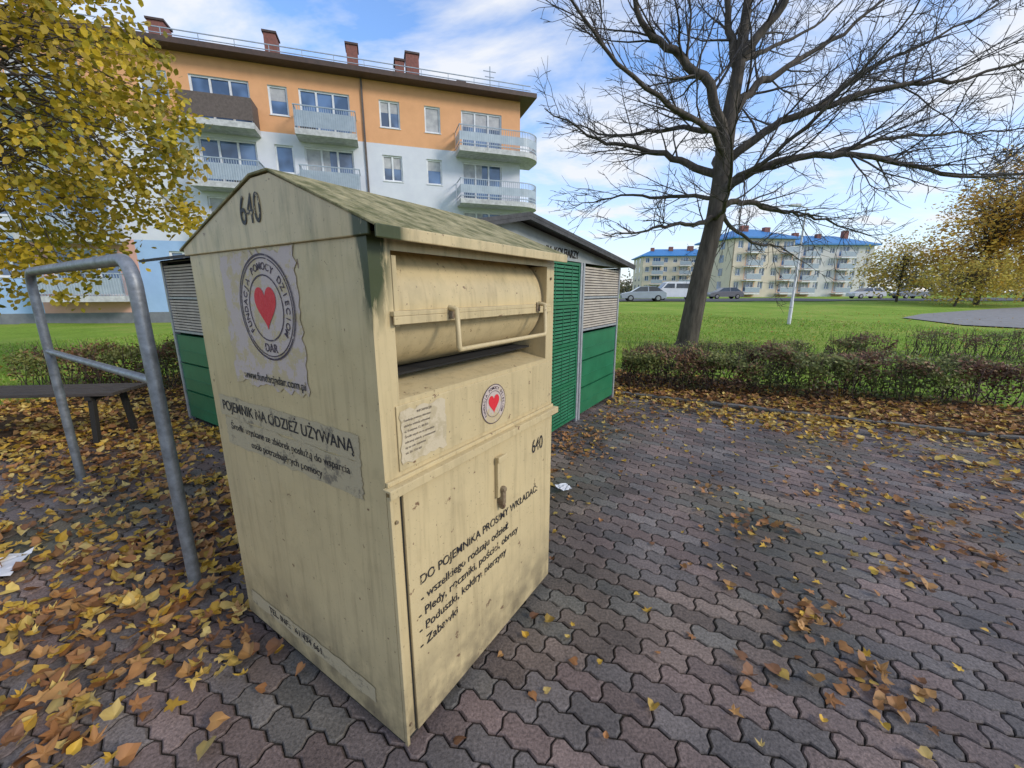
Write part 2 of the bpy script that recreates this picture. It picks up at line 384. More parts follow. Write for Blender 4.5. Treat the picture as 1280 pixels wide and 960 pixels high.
# ------------------------------------------------------------ bin
bn=empty('clothes_donation_bin',(C0.x,C0.y,0),R(56.8))
def paint():
    m,nt,b=nodes('cream_weathered_paint'); L=nt.links
    tc=N(nt,'ShaderNodeTexCoord'); sp=N(nt,'ShaderNodeSeparateXYZ'); L.new(tc.outputs['Object'],sp.inputs[0])
    def nz(sc,det=6,st=None):
        n=N(nt,'ShaderNodeTexNoise'); n.inputs['Scale'].default_value=sc; n.inputs['Detail'].default_value=det; n.inputs['Roughness'].default_value=.65
        v=tc.outputs['Object']
        if st: mp=N(nt,'ShaderNodeMapping'); mp.inputs['Scale'].default_value=st; L.new(v,mp.inputs[0]); v=mp.outputs[0]
        L.new(v,n.inputs['Vector']); return n.outputs[0]
    def mrange(o,a,b_,c=0,d=1):
        r=N(nt,'ShaderNodeMapRange'); r.inputs[1].default_value=a; r.inputs[2].default_value=b_; r.inputs[3].default_value=c; r.inputs[4].default_value=d; L.new(o,r.inputs[0]); return r.outputs[0]
    def math_(op,a,b_):
        n=N(nt,'ShaderNodeMath',operation=op)
        for i,x in enumerate((a,b_)):
            if isinstance(x,(int,float)): n.inputs[i].default_value=x
            else: L.new(x,n.inputs[i])
        return n.outputs[0]
    def mixc(f,a,c):
        n=N(nt,'ShaderNodeMix',data_type='RGBA'); L.new(f,n.inputs[0])
        if isinstance(a,tuple): n.inputs[6].default_value=(*a,1)
        else: L.new(a,n.inputs[6])
        n.inputs[7].default_value=(*c,1); return n.outputs[2]
    col=mixc(mrange(nz(2.2),.35,.7),(.585,.462,.248),(.49,.39,.215))
    col=mixc(mrange(nz(5,6,(6,6,.45)),.50,.8,0,.6),col,(.25,.19,.10))
    col=mixc(mrange(nz(8,7),.56,.72,0,.3),col,(.30,.24,.13))
    col=mixc(mrange(nz(95,3),.65,.72,0,.85),col,(.13,.09,.055))
    col=mixc(math_('MULTIPLY',mrange(nz(20,6),.655,.67),.85),col,(.14,.07,.04))
    low=math_('MULTIPLY',mrange(sp.outputs[2],.0,.42,1,0),mrange(nz(9,6),.3,.62))
    col=mixc(math_('MULTIPLY',low,.9),col,(.11,.09,.06))
    st=math_('MULTIPLY',mrange(sp.outputs[2],1.44,1.72),mrange(sp.outputs[0],.10,.0))
    st=math_('MULTIPLY',st,mrange(sp.outputs[1],.06,.0))
    st=mrange(math_('MULTIPLY',st,mrange(nz(26,6,(1,1,.2)),.34,.5)),.10,.4)
    col=mixc(st,col,(.045,.055,.018))
    s2=math_('MULTIPLY',mrange(sp.outputs[2],1.55,1.76),mrange(nz(14,6,(1,1,.25)),.5,.72,0,.55))
    col=mixc(s2,col,(.13,.13,.06))
    L.new(col,b.inputs['Base Color']); b.inputs['Roughness'].default_value=.42; b.inputs['Specular IOR Level'].default_value=.35
    bp=N(nt,'ShaderNodeBump'); bp.inputs['Strength'].default_value=.45; bp.inputs['Distance'].default_value=.03
    h=math_('ADD',math_('MULTIPLY',nz(3.2,2),1.0),math_('MULTIPLY',nz(60,4),.03))
    L.new(h,bp.inputs['Height']); L.new(bp.outputs[0],b.inputs['Normal'])
    return m
mp_=paint()
mroof=mat('mossy_roof_paint',(.40,.34,.18),(.105,.105,.03),.85,34,1.0,120,detail=10,lo=.34,hi=.62,stretch=(.55,.35,.35))
mdark=mat('dark_interior',(.02,.018,.015),None,.9)
mrust=mat('rusty_steel',(.12,.065,.035),(.3,.24,.14),.75,30,.3)
H=1.755; rz0,rz1,RZ=.42,.53,1.955
mb=MB()
hole=[.075,.985,1.285,1.712]
facade(mb,0,BW,.05,H,[tuple(hole)])
mb.add([(0,0,.05),(0,0,H),(0,BD,H),(0,BD,.05)],[(0,1,2,3)])
mb.add([(BW,0,.05),(BW,0,H),(BW,BD,H),(BW,BD,.05)],[(0,1,2,3)])
mb.add([(0,BD,.05),(0,BD,H),(BW,BD,H),(BW,BD,.05)],[(0,1,2,3)])
mb.add([(0,0,.05),(BW,0,.05),(BW,BD,.05),(0,BD,.05)],[(0,1,2,3)])
mb.add([(0,0,H),(BW,0,H),(BW,BD,H),(0,BD,H)],[(0,1,2,3)])
for X in (hole[0],hole[1]): mb.add([(X,0,hole[2]),(X,.45,hole[2]),(X,.45,hole[3]),(X,0,hole[3])],[(0,1,2,3)])
mb.add([(hole[0],0,hole[2]),(hole[1],0,hole[2]),(hole[1],.26,hole[2]+.05),(hole[0],.26,hole[2]+.05)],[(0,1,2,3)])
mb.add([(hole[0],.45,hole[2]),(hole[1],.45,hole[2]),(hole[1],.45,hole[3]),(hole[0],.45,hole[3])],[(0,1,2,3)])
mb.obj('body',[mp_],bn)
mb=MB()
gp=[(-.022,H-.012),(BD+.022,H-.012),(BD+.022,H+.02),(rz1,RZ-.004),(rz0,RZ-.004),(-.022,H+.02)]
mb.prism(gp,0,-.010,-.001); mb.prism(gp,0,BW+.001,BW+.010)
mb.obj('gable_plates',[mp_],bn,bevel=.003)
mb=MB()
def slope(y0,z0,y1,z1,t=.008): mb.add([(-.016,y0,z0),(BW+.018,y0,z0),(BW+.018,y1,z1),(-.016,y1,z1),(-.016,y0,z0+t),(BW+.018,y0,z0+t),(BW+.018,y1,z1+t),(-.016,y1,z1+t)],[(0,3,2,1),(4,5,6,7),(0,1,5,4),(1,2,6,5),(2,3,7,6),(3,0,4,7)])
slope(-.055,H+.006,rz0,RZ); slope(rz0,RZ,rz1,RZ); slope(rz1,RZ,BD+.05,H+.006)
mb.obj('roof',[mroof],bn,bevel=.002)
mb=MB()
mb.box(-.016,-.060,H-.022,BW+.018,-.053,H+.012); mb.obj('roof_lip',[mp_],bn,bevel=.003)
mb=MB(); nn_=64; yc,zc,rr=.235,1.555,.215
pl=[(yc+rr*math.cos(2*math.pi*i/nn_),zc+rr*math.sin(2*math.pi*i/nn_)) for i in range(nn_)]
v=[(.082,p[0],p[1]) for p in pl]+[(.972,p[0],p[1]) for p in pl]
mb.add(v,[(i,(i+1)%nn_,nn_+(i+1)%nn_,nn_+i) for i in range(nn_)]); mb.obj('drum',[mp_],bn,smooth=True)
mb=MB()
mb.prism(pl,0,.078,.083); mb.prism(pl,0,.971,.976); mb.obj('drum_ends',[mrust],bn)
mb=MB()
mb.box(.06,-.018,1.532,1.0,.03,1.546)
mb.box(.06,-.018,1.508,1.0,-.012,1.532)
mb.box(.078,.0,1.50,.095,.05,1.70)
mb.obj('hatch_rail',[mp_],bn,bevel=.002)
mb=MB()
for x,z in ((1.02,1.66),(1.02,1.1),(.03,.1),(.03,.9)): mb.cyl((x,-.003,z),1,.006,.007,0,10)
mb.box(.078,.09,1.336,.98,.2,1.343,1)
for x in (.30,.87): mb.box(x-.014,-.024,1.515,x+.014,-.018,1.555,0)
mb.obj('rivets_and_gap',[mrust,mdark],bn)
def tube(name,pts,r,m,parent,res=4): 
    return poly_curve(name,[(pts,[r]*len(pts))],m,parent,res)
tube('hatch_handle',[(.29,-.018,1.55),(.29,-.05,1.545),(.29,-.055,1.425),(.295,-.055,1.415),(.87,-.055,1.415),(.878,-.055,1.425),(.878,-.05,1.545),(.878,-.018,1.55)],.0095,mp_,bn)
mb=MB()
mb.box(-.012,-.032,1.022,BW+.012,.0-.001,1.030)
mb.box(-.012,-.036,1.0,BW+.012,-.030,1.030)
mb.box(.0,-.012,1.030,BW,-.001,1.045)
mb.obj('ledge',[mp_],bn,bevel=.002)
mb=MB()
mb.box(.055,-.012,.055,BW-.012,-.001,.995)
mb.box(.0,-.016,.04,.012,.0-.001,.998)
mb.box(.055,-.006,1.06,BW-.03,-.001,1.268)
mb.obj('front_panels',[mp_],bn,bevel=.002)
mb=MB(); mb.box(.050,-.0025,.055,.0545,-.0012,.995); mb.obj('door_gap',[mdark],bn)
mb=MB()
mb.box(.54,-.03,.755,.592,-.012,.935); mb.box(.535,-.038,.915,.597,-.03,.94); mb.cyl((.566,-.03,.79),1,.012,.04,1)
mb.box(.556,-.045,.72,.578,-.012,.80,1); mb.cyl((.567,-.03,.712),0,.016,.014,1)
mb.obj('lock_cover',[mp_,mrust],bn,bevel=.003)
mb=MB(); mb.box(.03,.03,0,BW-.03,.09,.05); mb.box(.03,BD-.09,0,BW-.03,BD-.03,.05); mb.box(.015,.015,.012,BW-.015,BD-.015,.05); mb.obj('base_skids',[mdark],bn)
def worn(name,c,bgc,th=.62,sc=18,soft=.02):
    m,nt,b=nodes(name); L=nt.links; n=N(nt,'ShaderNodeTexNoise'); n.inputs['Scale'].default_value=sc; n.inputs['Detail'].default_value=7; n.inputs['Roughness'].default_value=.75
    g=N(nt,'ShaderNodeNewGeometry'); L.new(g.outputs['Position'],n.inputs['Vector'])
    r=N(nt,'ShaderNodeValToRGB'); r.color_ramp.elements[0].position=th; r.color_ramp.elements[1].position=th+soft
    r.color_ramp.elements[0].color=(*c,1); r.color_ramp.elements[1].color=(*bgc,1); L.new(n.outputs[0],r.inputs[0]); L.new(r.outputs[0],b.inputs[0]); b.inputs['Roughness'].default_value=.6
    bp=N(nt,'ShaderNodeBump'); bp.inputs['Strength'].default_value=.5; bp.inputs['Distance'].default_value=.006; L.new(n.outputs[0],bp.inputs['Height']); L.new(bp.outputs[0],b.inputs['Normal']); return m
CR=(.50,.395,.22)
mprint=worn('black_print',(.02,.018,.02),CR,.575); mpaper=worn('faded_paper',(.50,.41,.36),(.48,.38,.22),.50,12,.05); mpap2=worn('worn_label',(.43,.355,.22),(.19,.16,.11),.54,14,.08)
mfine=worn('fine_print',(.16,.13,.10),CR,.58); mpap3=worn('info_label_paper',(.54,.45,.30),(.44,.36,.22),.5,14,.08)
mred=worn('red_heart_print',(.62,.02,.03),(.6,.5,.4),.66); mpurple=worn('emblem_print',(.05,.03,.05),(.5,.42,.34),.60)
def text(body,size,u,z,face,m=mprint,align='CENTER',rot=0,off=.014,bold=.02,sx=1.0):
    c=bpy.data.curves.new('print','FONT'); c.body=body; c.size=size; c.align_x=align; c.align_y='CENTER'; c.offset=size*bold*.5; c.extrude=.0003
    c.materials.append(m); o=bpy.data.objects.new('print_text',c); link(o,bn)
    if face=='side':
        o.matrix_local=Matrix.Translation((-off,u,z))@Matrix.Rotation(R(-90),4,'Z')@Matrix.Rotation(R(90),4,'X')@Matrix.Rotation(rot,4,'Z')@Matrix.Diagonal((sx,1,1,1))
    else:
        o.matrix_local=Matrix.Translation((u,-off,z))@Matrix.Rotation(R(90),4,'X')@Matrix.Rotation(rot,4,'Z')@Matrix.Diagonal((sx,1,1,1))
    return o
def shape(name,pts,u,z,face,m,off):
    def T(p): return (-off,u-p[0],z+p[1]) if face=='side' else (u+p[0],-off,z+p[1])
    if isinstance(pts,tuple):
        r0,r1=pts; n=64; v=[]
        for i in range(n):
            a_=2*math.pi*i/n
            v+= [T((r0*math.cos(a_),r0*math.sin(a_))),T((r1*math.cos(a_),r1*math.sin(a_)))]
        f=[(2*i,2*i+1,2*((i+1)%n)+1,2*((i+1)%n)) for i in range(n)]
    else: v=[T(p) for p in pts]; f=[tuple(range(len(v)))]
    return mesh_obj(name,v,f,m,bn)
def heart(s):
    o=[]
    for i in range(60):
        t=2*math.pi*i/60; o.append((s*16*math.sin(t)**3/17,s*(13*math.cos(t)-5*math.cos(2*t)-2*math.cos(3*t)-math.cos(4*t)+2)/17*1.15))
    return o
def rag(w_,h_,j=.006,n=22):
    o=[]
    for i in range(n): o.append((-w_+2*w_*i/n,-h_+random.uniform(-j,j)))
    for i in range(n): o.append((w_+random.uniform(-j,j),-h_+2*h_*i/n))
    for i in range(n): o.append((w_-2*w_*i/n,h_+random.uniform(-j,j)))
    for i in range(n): o.append((-w_+random.uniform(-j,j),h_-2*h_*i/n))
    return o
text('640',.13,.555,1.857,'side',bold=.0,sx=.72,off=.0125)
shape('faded_poster',rag(.255,.235,.012),.60,1.495,'side',mpaper,.0025)
u0,z0=.55,1.545
shape('emblem_disc',(0.0,.172),u0,z0,'side',mpaper,.004)
for a_,b_ in ((.174,.180),(.164,.168),(.108,.113)): shape('emblem_ring',(a_,b_),u0,z0,'side',mpurple,.0055)
shape('emblem_heart',heart(.075),u0,z0,'side',mred,.0055)
def ringtext(s,u,z,r,size,face,off):
    n=len(s)
    for i,ch in enumerate(s):
        if ch==' ': continue
        ang=R(215)-R(250)*i/(n-1)
        dx,dy=r*math.cos(ang),r*math.sin(ang)
        text(ch,size,(u-dx) if face=='side' else u+dx,z+dy,face,mpurple,rot=ang-math.pi/2,off=off,bold=.01)
ringtext('FUNDACJA POMOCY DZIECIOM',u0,z0,.138,.034,'side',.0055)
text('DAR',.042,u0,z0-.138,'side',mpurple,off=.0055)
text('www.fundacjadar.com.pl',.043,.57,1.292,'side',off=.0055,bold=.01)
shape('label_strip',rag(.475,.045,.004),.58,1.13,'side',mpap2,.0025)
text('POJEMNIK NA ODZIEŻ UŻYWANĄ',.060,.58,1.13,'side',off=.004,bold=.015,sx=.96)
shape('label_strip',rag(.46,.062,.006),.565,1.02,'side',mpap2,.0025)
text('Środki uzyskane ze zbiórek posłużą do wsparcia',.041,.57,1.045,'side',off=.004,bold=.0)
text('osób potrzebujących pomocy',.041,.57,.992,'side',off=.004,bold=.0)
shape('label_strip',rag(.46,.035,.006),.60,.165,'side',mpap2,.0025)
text('TEL. INF.: 261 434 661',.045,.68,.165,'side',off=.004,bold=.0)
text('640',.095,.895,.875,'front',sx=.75,off=.0145,bold=.0)
shape('emblem_disc',(0.0,.078),.545,1.163,'front',mpaper,.0085)
for a_,b_ in ((.078,.081),(.052,.054)): shape('emblem_ring',(a_,b_),.545,1.163,'front',mpurple,.0095)
shape('emblem_heart',heart(.038),.545,1.163,'front',mred,.0095)
ringtext('FUNDACJA POMOCY DZIECIOM',.545,1.163,.065,.016,'front',.0095)
shape('info_label',rag(.10,.085,.006,10),.165,1.165,'front',mpap3,.0085)
text('INFORMACJA',.011,.165,1.236,'front',m=mfine,off=.0095,bold=0)
for i,s in enumerate(('Fundacja pomocy dzieciom','zbiórka odzieży używanej','ul. Kolejowa 12, 80-055','Środki uzyskane ze sprzedaży','zebranej odzieży przeznaczone','są na cele statutowe','tel. 261 434 661')):
    text(s,.0105,.078,1.218-i*.0175,'front',m=mfine,align='LEFT',off=.0095,bold=0)
def fl(s,size,x,z,b=.01,sx=1): text(s,size,x,z,'front',align='LEFT',off=.0145,bold=b,sx=sx)
fl('DO POJEMNIKA PROSIMY WKŁADAĆ:',.05,.10,.645,sx=.95)
fl('- wszelkiego rodzaju odzież',.048,.10,.575); fl('- Pledy, ręczniki, pościel, obrusy',.048,.085,.515)
fl('- Poduszki, kołdry, pierzyny',.048,.085,.455); fl('- Zabawki',.050,.085,.392)
# ------------------------------------------------------------ waste shelter
sh=empty('waste_shelter',(P0.x,P0.y,0),math.atan2(SA.y,SA.x))
mgreen=mat('green_sheet',(.022,.17,.075),(.015,.13,.055),.4,4,.2,12)
mgreen2=mat('green_mesh',(.03,.20,.095),(.02,.14,.065),.5,4)
mbeige=mat('beige_louvre',(.52,.46,.37),(.40,.35,.29),.6,5)
mpost=mat('galvanised_post',(.45,.46,.47),(.33,.34,.35),.45,12,metal=.4)
mroof2=mat('dark_shingle',(.075,.075,.075),(.04,.04,.04),.85,8,.5)
mfas=mat('grey_fascia',(.36,.38,.37),(.27,.29,.28),.6,4)
mb=MB()
SH_=1.93
def module(x0,x1,kind,along):
    def bx(a,b,z0,z1,d0,d1,m):
        if along=='x': mb.box(a,d0,z0,b,d1,z1,m)
        else: mb.box(d0,a,z0,d1,b,z1,m)
    bx(x0,x0+.05,.0,SH_,-.01,.05,3); bx(x1-.05,x1,.0,SH_,-.009,.05,3)
    a,b=x0+.052,x1-.052
    if kind=='beige':
        for zz in (.06,.41,.76):
            bx(a,b,zz,zz+.335,.005,.03,0); bx(a,b,zz+.14,zz+.15,-.002,.006,0)
            bx(a,b,zz+.325,zz+.335,-.006,.006,0)
        for z0 in (1.14,1.53):
            bx(a,b,z0-.012,z0+.012,-.004,.03,3)
            for k in range(11): bx(a,b,z0+.022+k*.032,z0+.044+k*.032,.0+.002,.012,2)
        bx(a,b,1.13,1.9,.045,.05,4)
    else:
        for zz in (.05,.52,.99,1.46):
            bx(a,b,zz,zz+.03,.0,.03,0); bx(a,b,zz+.43,zz+.46,.0,.03,0); bx(a,a+.03,zz+.03,zz+.43,.001,.03,0); bx(b-.03,b,zz+.03,zz+.43,.001,.03,0)
            for k in range(10): bx(a+.03,b-.03,zz+.04+k*.039,zz+.066+k*.039,.008,.016,1)
            for k in range(1,6): bx(a+(b-a)*k/6-.006,a+(b-a)*k/6+.006,zz+.03,zz+.43,.004,.0075,0)
        bx(a,b,.05,1.92,.045,.05,4)
mo=SW/3; md=SD/3
module(0,mo,'mesh','x'); module(mo,2*mo-.02,'mesh','x'); module(2*mo,SW,'beige','x')
for i in range(3): module(i*md+ (.06 if i==0 else 0),(i+1)*md-.01,'beige','y')
mb.box(.06,SD-.03,0,SW-.02,SD,SH_,0); mb.box(SW-.03,.06,0,SW,SD-.04,SH_,0)
mb.obj('walls',[mgreen,mgreen2,mbeige,mpost,mdark],sh)
mb=MB()
ap=1.2; AZ=2.22; EZ=1.965; ov=.16
def rs(xa,za,xb,zb,y0,y1,t,m): mb.add([(xa,y0,za),(xb,y0,zb),(xb,y1,zb),(xa,y1,za),(xa,y0,za+t),(xb,y0,zb+t),(xb,y1,zb+t),(xa,y1,za+t)],[(0,1,2,3),(4,5,6,7),(0,1,5,4),(1,2,6,5),(2,3,7,6),(3,0,4,7)],m)
sa_=(AZ-EZ)/ap; sb_=(AZ-EZ)/(SW-ap)
rs(-.15,EZ-.15*sa_,ap,AZ,-ov,SD+ov,.03,0); rs(SW+.2,EZ-.2*sb_,ap,AZ,-ov,SD+ov,.03,0)
rs(-.15,EZ-.15*sa_-.03,ap,AZ-.03,-ov+.002,-ov+.03,.029,0); rs(SW+.2,EZ-.2*sb_-.03,ap,AZ-.03,-ov+.002,-ov+.03,.029,0)
mb.obj('roof',[mroof2,mfas],sh)
mb=MB()
gb=[(0,SH_),(SW,SH_),(SW,EZ-.01),(ap,AZ-.015),(0,EZ-.01)]
mb.prism(gb,1,-.005,.02); mb.prism(gb,1,SD-.01,SD+.01)
mb.box(-.02,.0,SH_,.0-.001,SD,EZ-.03)
mb.obj('gable_panel',[mfas],sh)
c=bpy.data.curves.new('shelter_sign','FONT'); c.body='IM. KOLEJARZY'; c.size=.115; c.align_x='LEFT'; c.extrude=.002; c.offset=.002; c.materials.append(mdark)
o=bpy.data.objects.new('sign_text',c); link(o,sh); o.location=(1.75,-.009,1.965); o.rotation_euler=(R(90),0,0)
# ------------------------------------------------------------ metal frame
mst=mat('galvanised_steel',(.30,.32,.34),(.17,.18,.19),.5,14,.2,40,metal=.55)
fr=empty('metal_railing',(-1.76,1.936,0),math.atan2(1.30,-1.99))
Lr=2.38
pts=[(0,0,0),(0,0,1.62)]+[(.13-.13*math.cos(t),0,1.62+.13*math.sin(t)) for t in (R(15),R(30),R(45),R(60),R(75),R(90))]
pts+=[(Lr-.13+.13*math.sin(t),0,1.62+.13*math.cos(t)) for t in (0,R(15),R(30),R(45),R(60),R(75),R(90))]+[(Lr,0,0)]
tube('frame',pts,.03,mst,fr,6); tube('crossbar',[(0,0,1.17),(Lr,0,1.13)],.022,mst,fr,6)
tube('foot_1',[(0,0,0),(0,0,.012)],.06,mst,fr,6); tube('foot_2',[(Lr,0,0),(Lr,0,.012)],.06,mst,fr,6)
# ------------------------------------------------------------ bench
be=empty('park_bench',(-5.25,4.15,0),R(6))
mwood=mat('dark_wood',(.075,.06,.05),(.04,.032,.028),.7,8,.5,60,stretch=(1,8,8))
mb=MB()
for i in range(4): mb.box(-1.1,-.24+i*.125,.55,1.1,-.13+i*.125,.585)
for s in (-.85,.85):
    mb.box(s-.03,-.23,.50,s+.03,.25,.548,1)
    for yy in (-.18,.2): mb.add([(s-.025,yy-.025,.5),(s+.025,yy-.025,.5),(s+.025,yy+.025,.5),(s-.025,yy+.025,.5)]+[(s-.025,yy*1.3-.025,-.02),(s+.025,yy*1.3-.025,-.02),(s+.025,yy*1.3+.025,-.02),(s-.025,yy*1.3+.025,-.02)],[(0,1,2,3),(0,1,5,4),(1,2,6,5),(2,3,7,6),(3,0,4,7)],1)
mb.obj('seat_and_legs',[mwood,mdark],be,bevel=.004)
# ------------------------------------------------------------ litter
def sheet(name,x,y,w_,h_,rot):
    n=8;V=[];F=[]
    for i in range(n):
        for j in range(n):
            u=(i/(n-1)-.5)*w_;v=(j/(n-1)-.5)*h_; V.append((x+u*math.cos(rot)-v*math.sin(rot),y+u*math.sin(rot)+v*math.cos(rot),.045+.02*noise.noise(Vector((u*14,v*14,x)))+.01*random.random()))
    F=[(i*n+j,(i+1)*n+j,(i+1)*n+j+1,i*n+j+1) for i in range(n-1) for j in range(n-1)]
    mesh_obj(name,V,F,mat(name+'_white',(.72,.73,.76),(.6,.6,.62),.7),smooth=False)
sheet('paper_litter',-3.05,2.0,.36,.26,.5); sheet('tissue_litter',.42,3.02,.11,.09,.4)
# ------------------------------------------------------------ trees
def unit(): 
    v=Vector((random.gauss(0,1),random.gauss(0,1),random.gauss(0,1))); return v.normalized()
def wander(p,d,Ln,n,jit,up):
    pts=[p.copy()]
    for i in range(n):
        d=(d+unit()*jit+Vector((0,0,up))).normalized(); p=p+d*Ln/n; pts.append(p.copy())
    return pts
def interp(pts,t):
    k=t*(len(pts)-1); i=min(int(k),len(pts)-2); f=k-i
    return pts[i].lerp(pts[i+1],f),(pts[i+1]-pts[i]).normalized(),i,f
def smooth(ctrl,n=5):
    out=[];c=[Vector(p) for p in ctrl]; c=[c[0]*2-c[1]]+c+[c[-1]*2-c[-2]]
    for i in range(1,len(c)-2):
        for k in range(n):
            t=k/n; out.append(.5*((2*c[i])+(-c[i-1]+c[i+1])*t+(2*c[i-1]-5*c[i]+4*c[i+1]-c[i+2])*t*t+(-c[i-1]+3*c[i]-3*c[i+1]+c[i+2])*t**3))
    out.append(c[-2]); return out
mbark=mat('tree_bark',(.045,.036,.028),(.11,.09,.07),.95,3,1.0,18,stretch=(4,4,.7))
tr=empty('bare_tree',(5.08,11.7,gz(5.08,11.7)))
trunk=[(0,0,-.1),(.05,0,.4),(.22,0,1.9),(.47,.02,3.6),(.56,.03,5.9),(.68,.05,7.2),(.75,.1,8.6),(.9,.2,10.2),(1.0,.3,12)]
tp=smooth(trunk); tr_r=[.42,.35,.32,.30,.295,.29,.285,.28,.275,.265,.255,.25,.245,.24,.235,.23,.225,.22,.21,.2,.19,.18,.17,.16,.15,.145,.14,.13,.12,.11,.1,.09,.08,.07,.065,.06,.055,.05,.045,.04,.03]
tr_r=tr_r[:len(tp)]
big=[(tp,tr_r)]; thin=[]
W=lambda x,y,z: (x-5.08,y,z)
limbs=[([W(5.6,0,5.2),W(4.92,-.3,6.5),W(3.9,-.4,7.2),W(3.1,-.5,7.8),W(2.6,-.6,9.1),W(2.3,-.7,11)],.14),
([W(5.58,0,4.5),W(4.6,.4,5.05),W(3.6,.6,5.4),W(2.4,.8,5.7),W(.9,.9,6.5)],.11),
([W(5.5,0,3.6),W(4.9,-.5,3.25),W(4.1,-.8,3.2),W(3.2,-1.0,3.0),W(2.2,-1.3,2.9)],.075),
([W(5.6,0,4.9),W(4.7,-.9,5.4),W(3.2,-1.7,5.7),W(1.6,-2.3,6.6),W(.4,-2.6,7.9)],.09),
([W(5.5,0,3.75),W(6.4,.3,3.95),W(7.5,.4,3.75),W(8.7,.6,3.6),W(10.6,.9,3.15)],.095),
([W(5.65,0,6.0),W(6.3,.1,6.7),W(7.3,.3,7.3),W(8.9,.5,8.3),W(10.5,.6,9.8)],.12),
([W(5.6,0,4.9),W(6.4,-.3,5.5),W(7.5,-.5,5.95),W(9.2,-.8,6.3),W(10.6,-1,6.4),W(13,-1.2,7.1)],.12),
([W(5.5,0,4.1),W(6.3,-.6,4.6),W(7.7,-1.0,4.75),W(9.2,-1.3,4.5),W(10.8,-1.5,4.15),W(13.6,-1.6,4.35)],.11),
([W(5.75,0,7.0),W(5.5,.2,8.0),W(5.3,.3,9.3),W(5.0,.3,11)],.12),
([W(5.8,0,7.3),W(6.4,-.2,8.1),W(6.95,-.3,9.0),W(7.6,-.5,11)],.12),
([W(5.5,0,3.4),W(5.3,-1.0,3.7),W(4.7,-2.2,4.3),W(4.2,-3.2,5.2)],.07),
([W(5.55,0,4.4),W(5.9,1.2,5.2),W(6.6,2.4,6.2),W(7,3.4,7.4)],.09),
([W(5.55,0,4.2),W(6.3,-1.0,4.8),W(7.1,-2.3,5.9),W(7.7,-3.1,7.2)],.07),
([W(5.5,0,3.9),W(6.3,.8,3.5),W(7.4,1.3,3.0),W(8.6,1.8,2.9),W(10,2.2,2.3)],.07),
([W(5.75,0,7.2),W(6.8,.9,7.9),W(8.6,1.8,8.9),W(10,2,10.2)],.08),
([W(5.6,0,5.6),W(4.6,1.2,6.1),W(3.0,2.2,6.3),W(1.6,2.8,6.9)],.08),
([W(5.55,0,4.0),W(4.3,.8,4.2),W(3.0,1.3,4.3),W(1.6,1.6,4.0)],.06),
([W(7.5,-.5,5.95),W(9.0,-.3,7.0),W(10.8,-.2,7.8),W(12.8,0,9)],.06),
([W(7.7,-1.0,4.75),W(9.5,-.6,5.3),W(11.5,-.5,5.4),W(13.6,-.4,5.6)],.055)]
def spawn(pts,rad0,level,store):
    Ln=sum((pts[i+1]-pts[i]).length for i in range(len(pts)-1))
    if level==1: n=int(4+Ln*2.6)
    elif level==2: n=int(3+Ln*3.2)
    else: n=int(1+Ln*2.8)
    for i in range(n):
        t=random.uniform(.15 if level==1 else .1,1); p,d,k,f=interp(pts,t)
        perp=(unit()-d*unit().dot(d)).normalized()
        if level==1: perp.z=perp.z*.8+.08
        nd=(d*random.uniform(.6,1.0)+perp*random.uniform(.5,1.0)).normalized()
        ln=Ln*(.17+.28*(1-t))*random.uniform(.7,1.4)
        ln=min(ln,2.3) if level==1 else min(ln,1.2)
        if ln<.16: continue
        r0=max(rad0*(1-t*.75)*.45,.0065)
        q=wander(p,nd,ln,5 if level<2 else 3,.24,.04 if level<2 else .0)
        rr=[r0+(.0042-r0)*(m/(len(q)-1)) for m in range(len(q))]
        store.append((q,rr))
        if level<3: spawn(q,r0,level+1,store)
for ctrl,r0 in limbs:
    q=smooth(ctrl)
    q=[p+unit()*.05 if 0<i<len(q)-1 else p for i,p in enumerate(q)]
    big.append((q,[r0*(1-.88*i/(len(q)-1)) for i in range(len(q))])); spawn(q,r0*.75,1,thin)
spawn([Vector(p) for p in tp[26:]],.07,1,thin)
poly_curve('trunk_and_limbs',big,mbark,tr,5); poly_curve('twigs',thin,mat('twig_wood',(.055,.043,.037)),tr,0,caps=False)
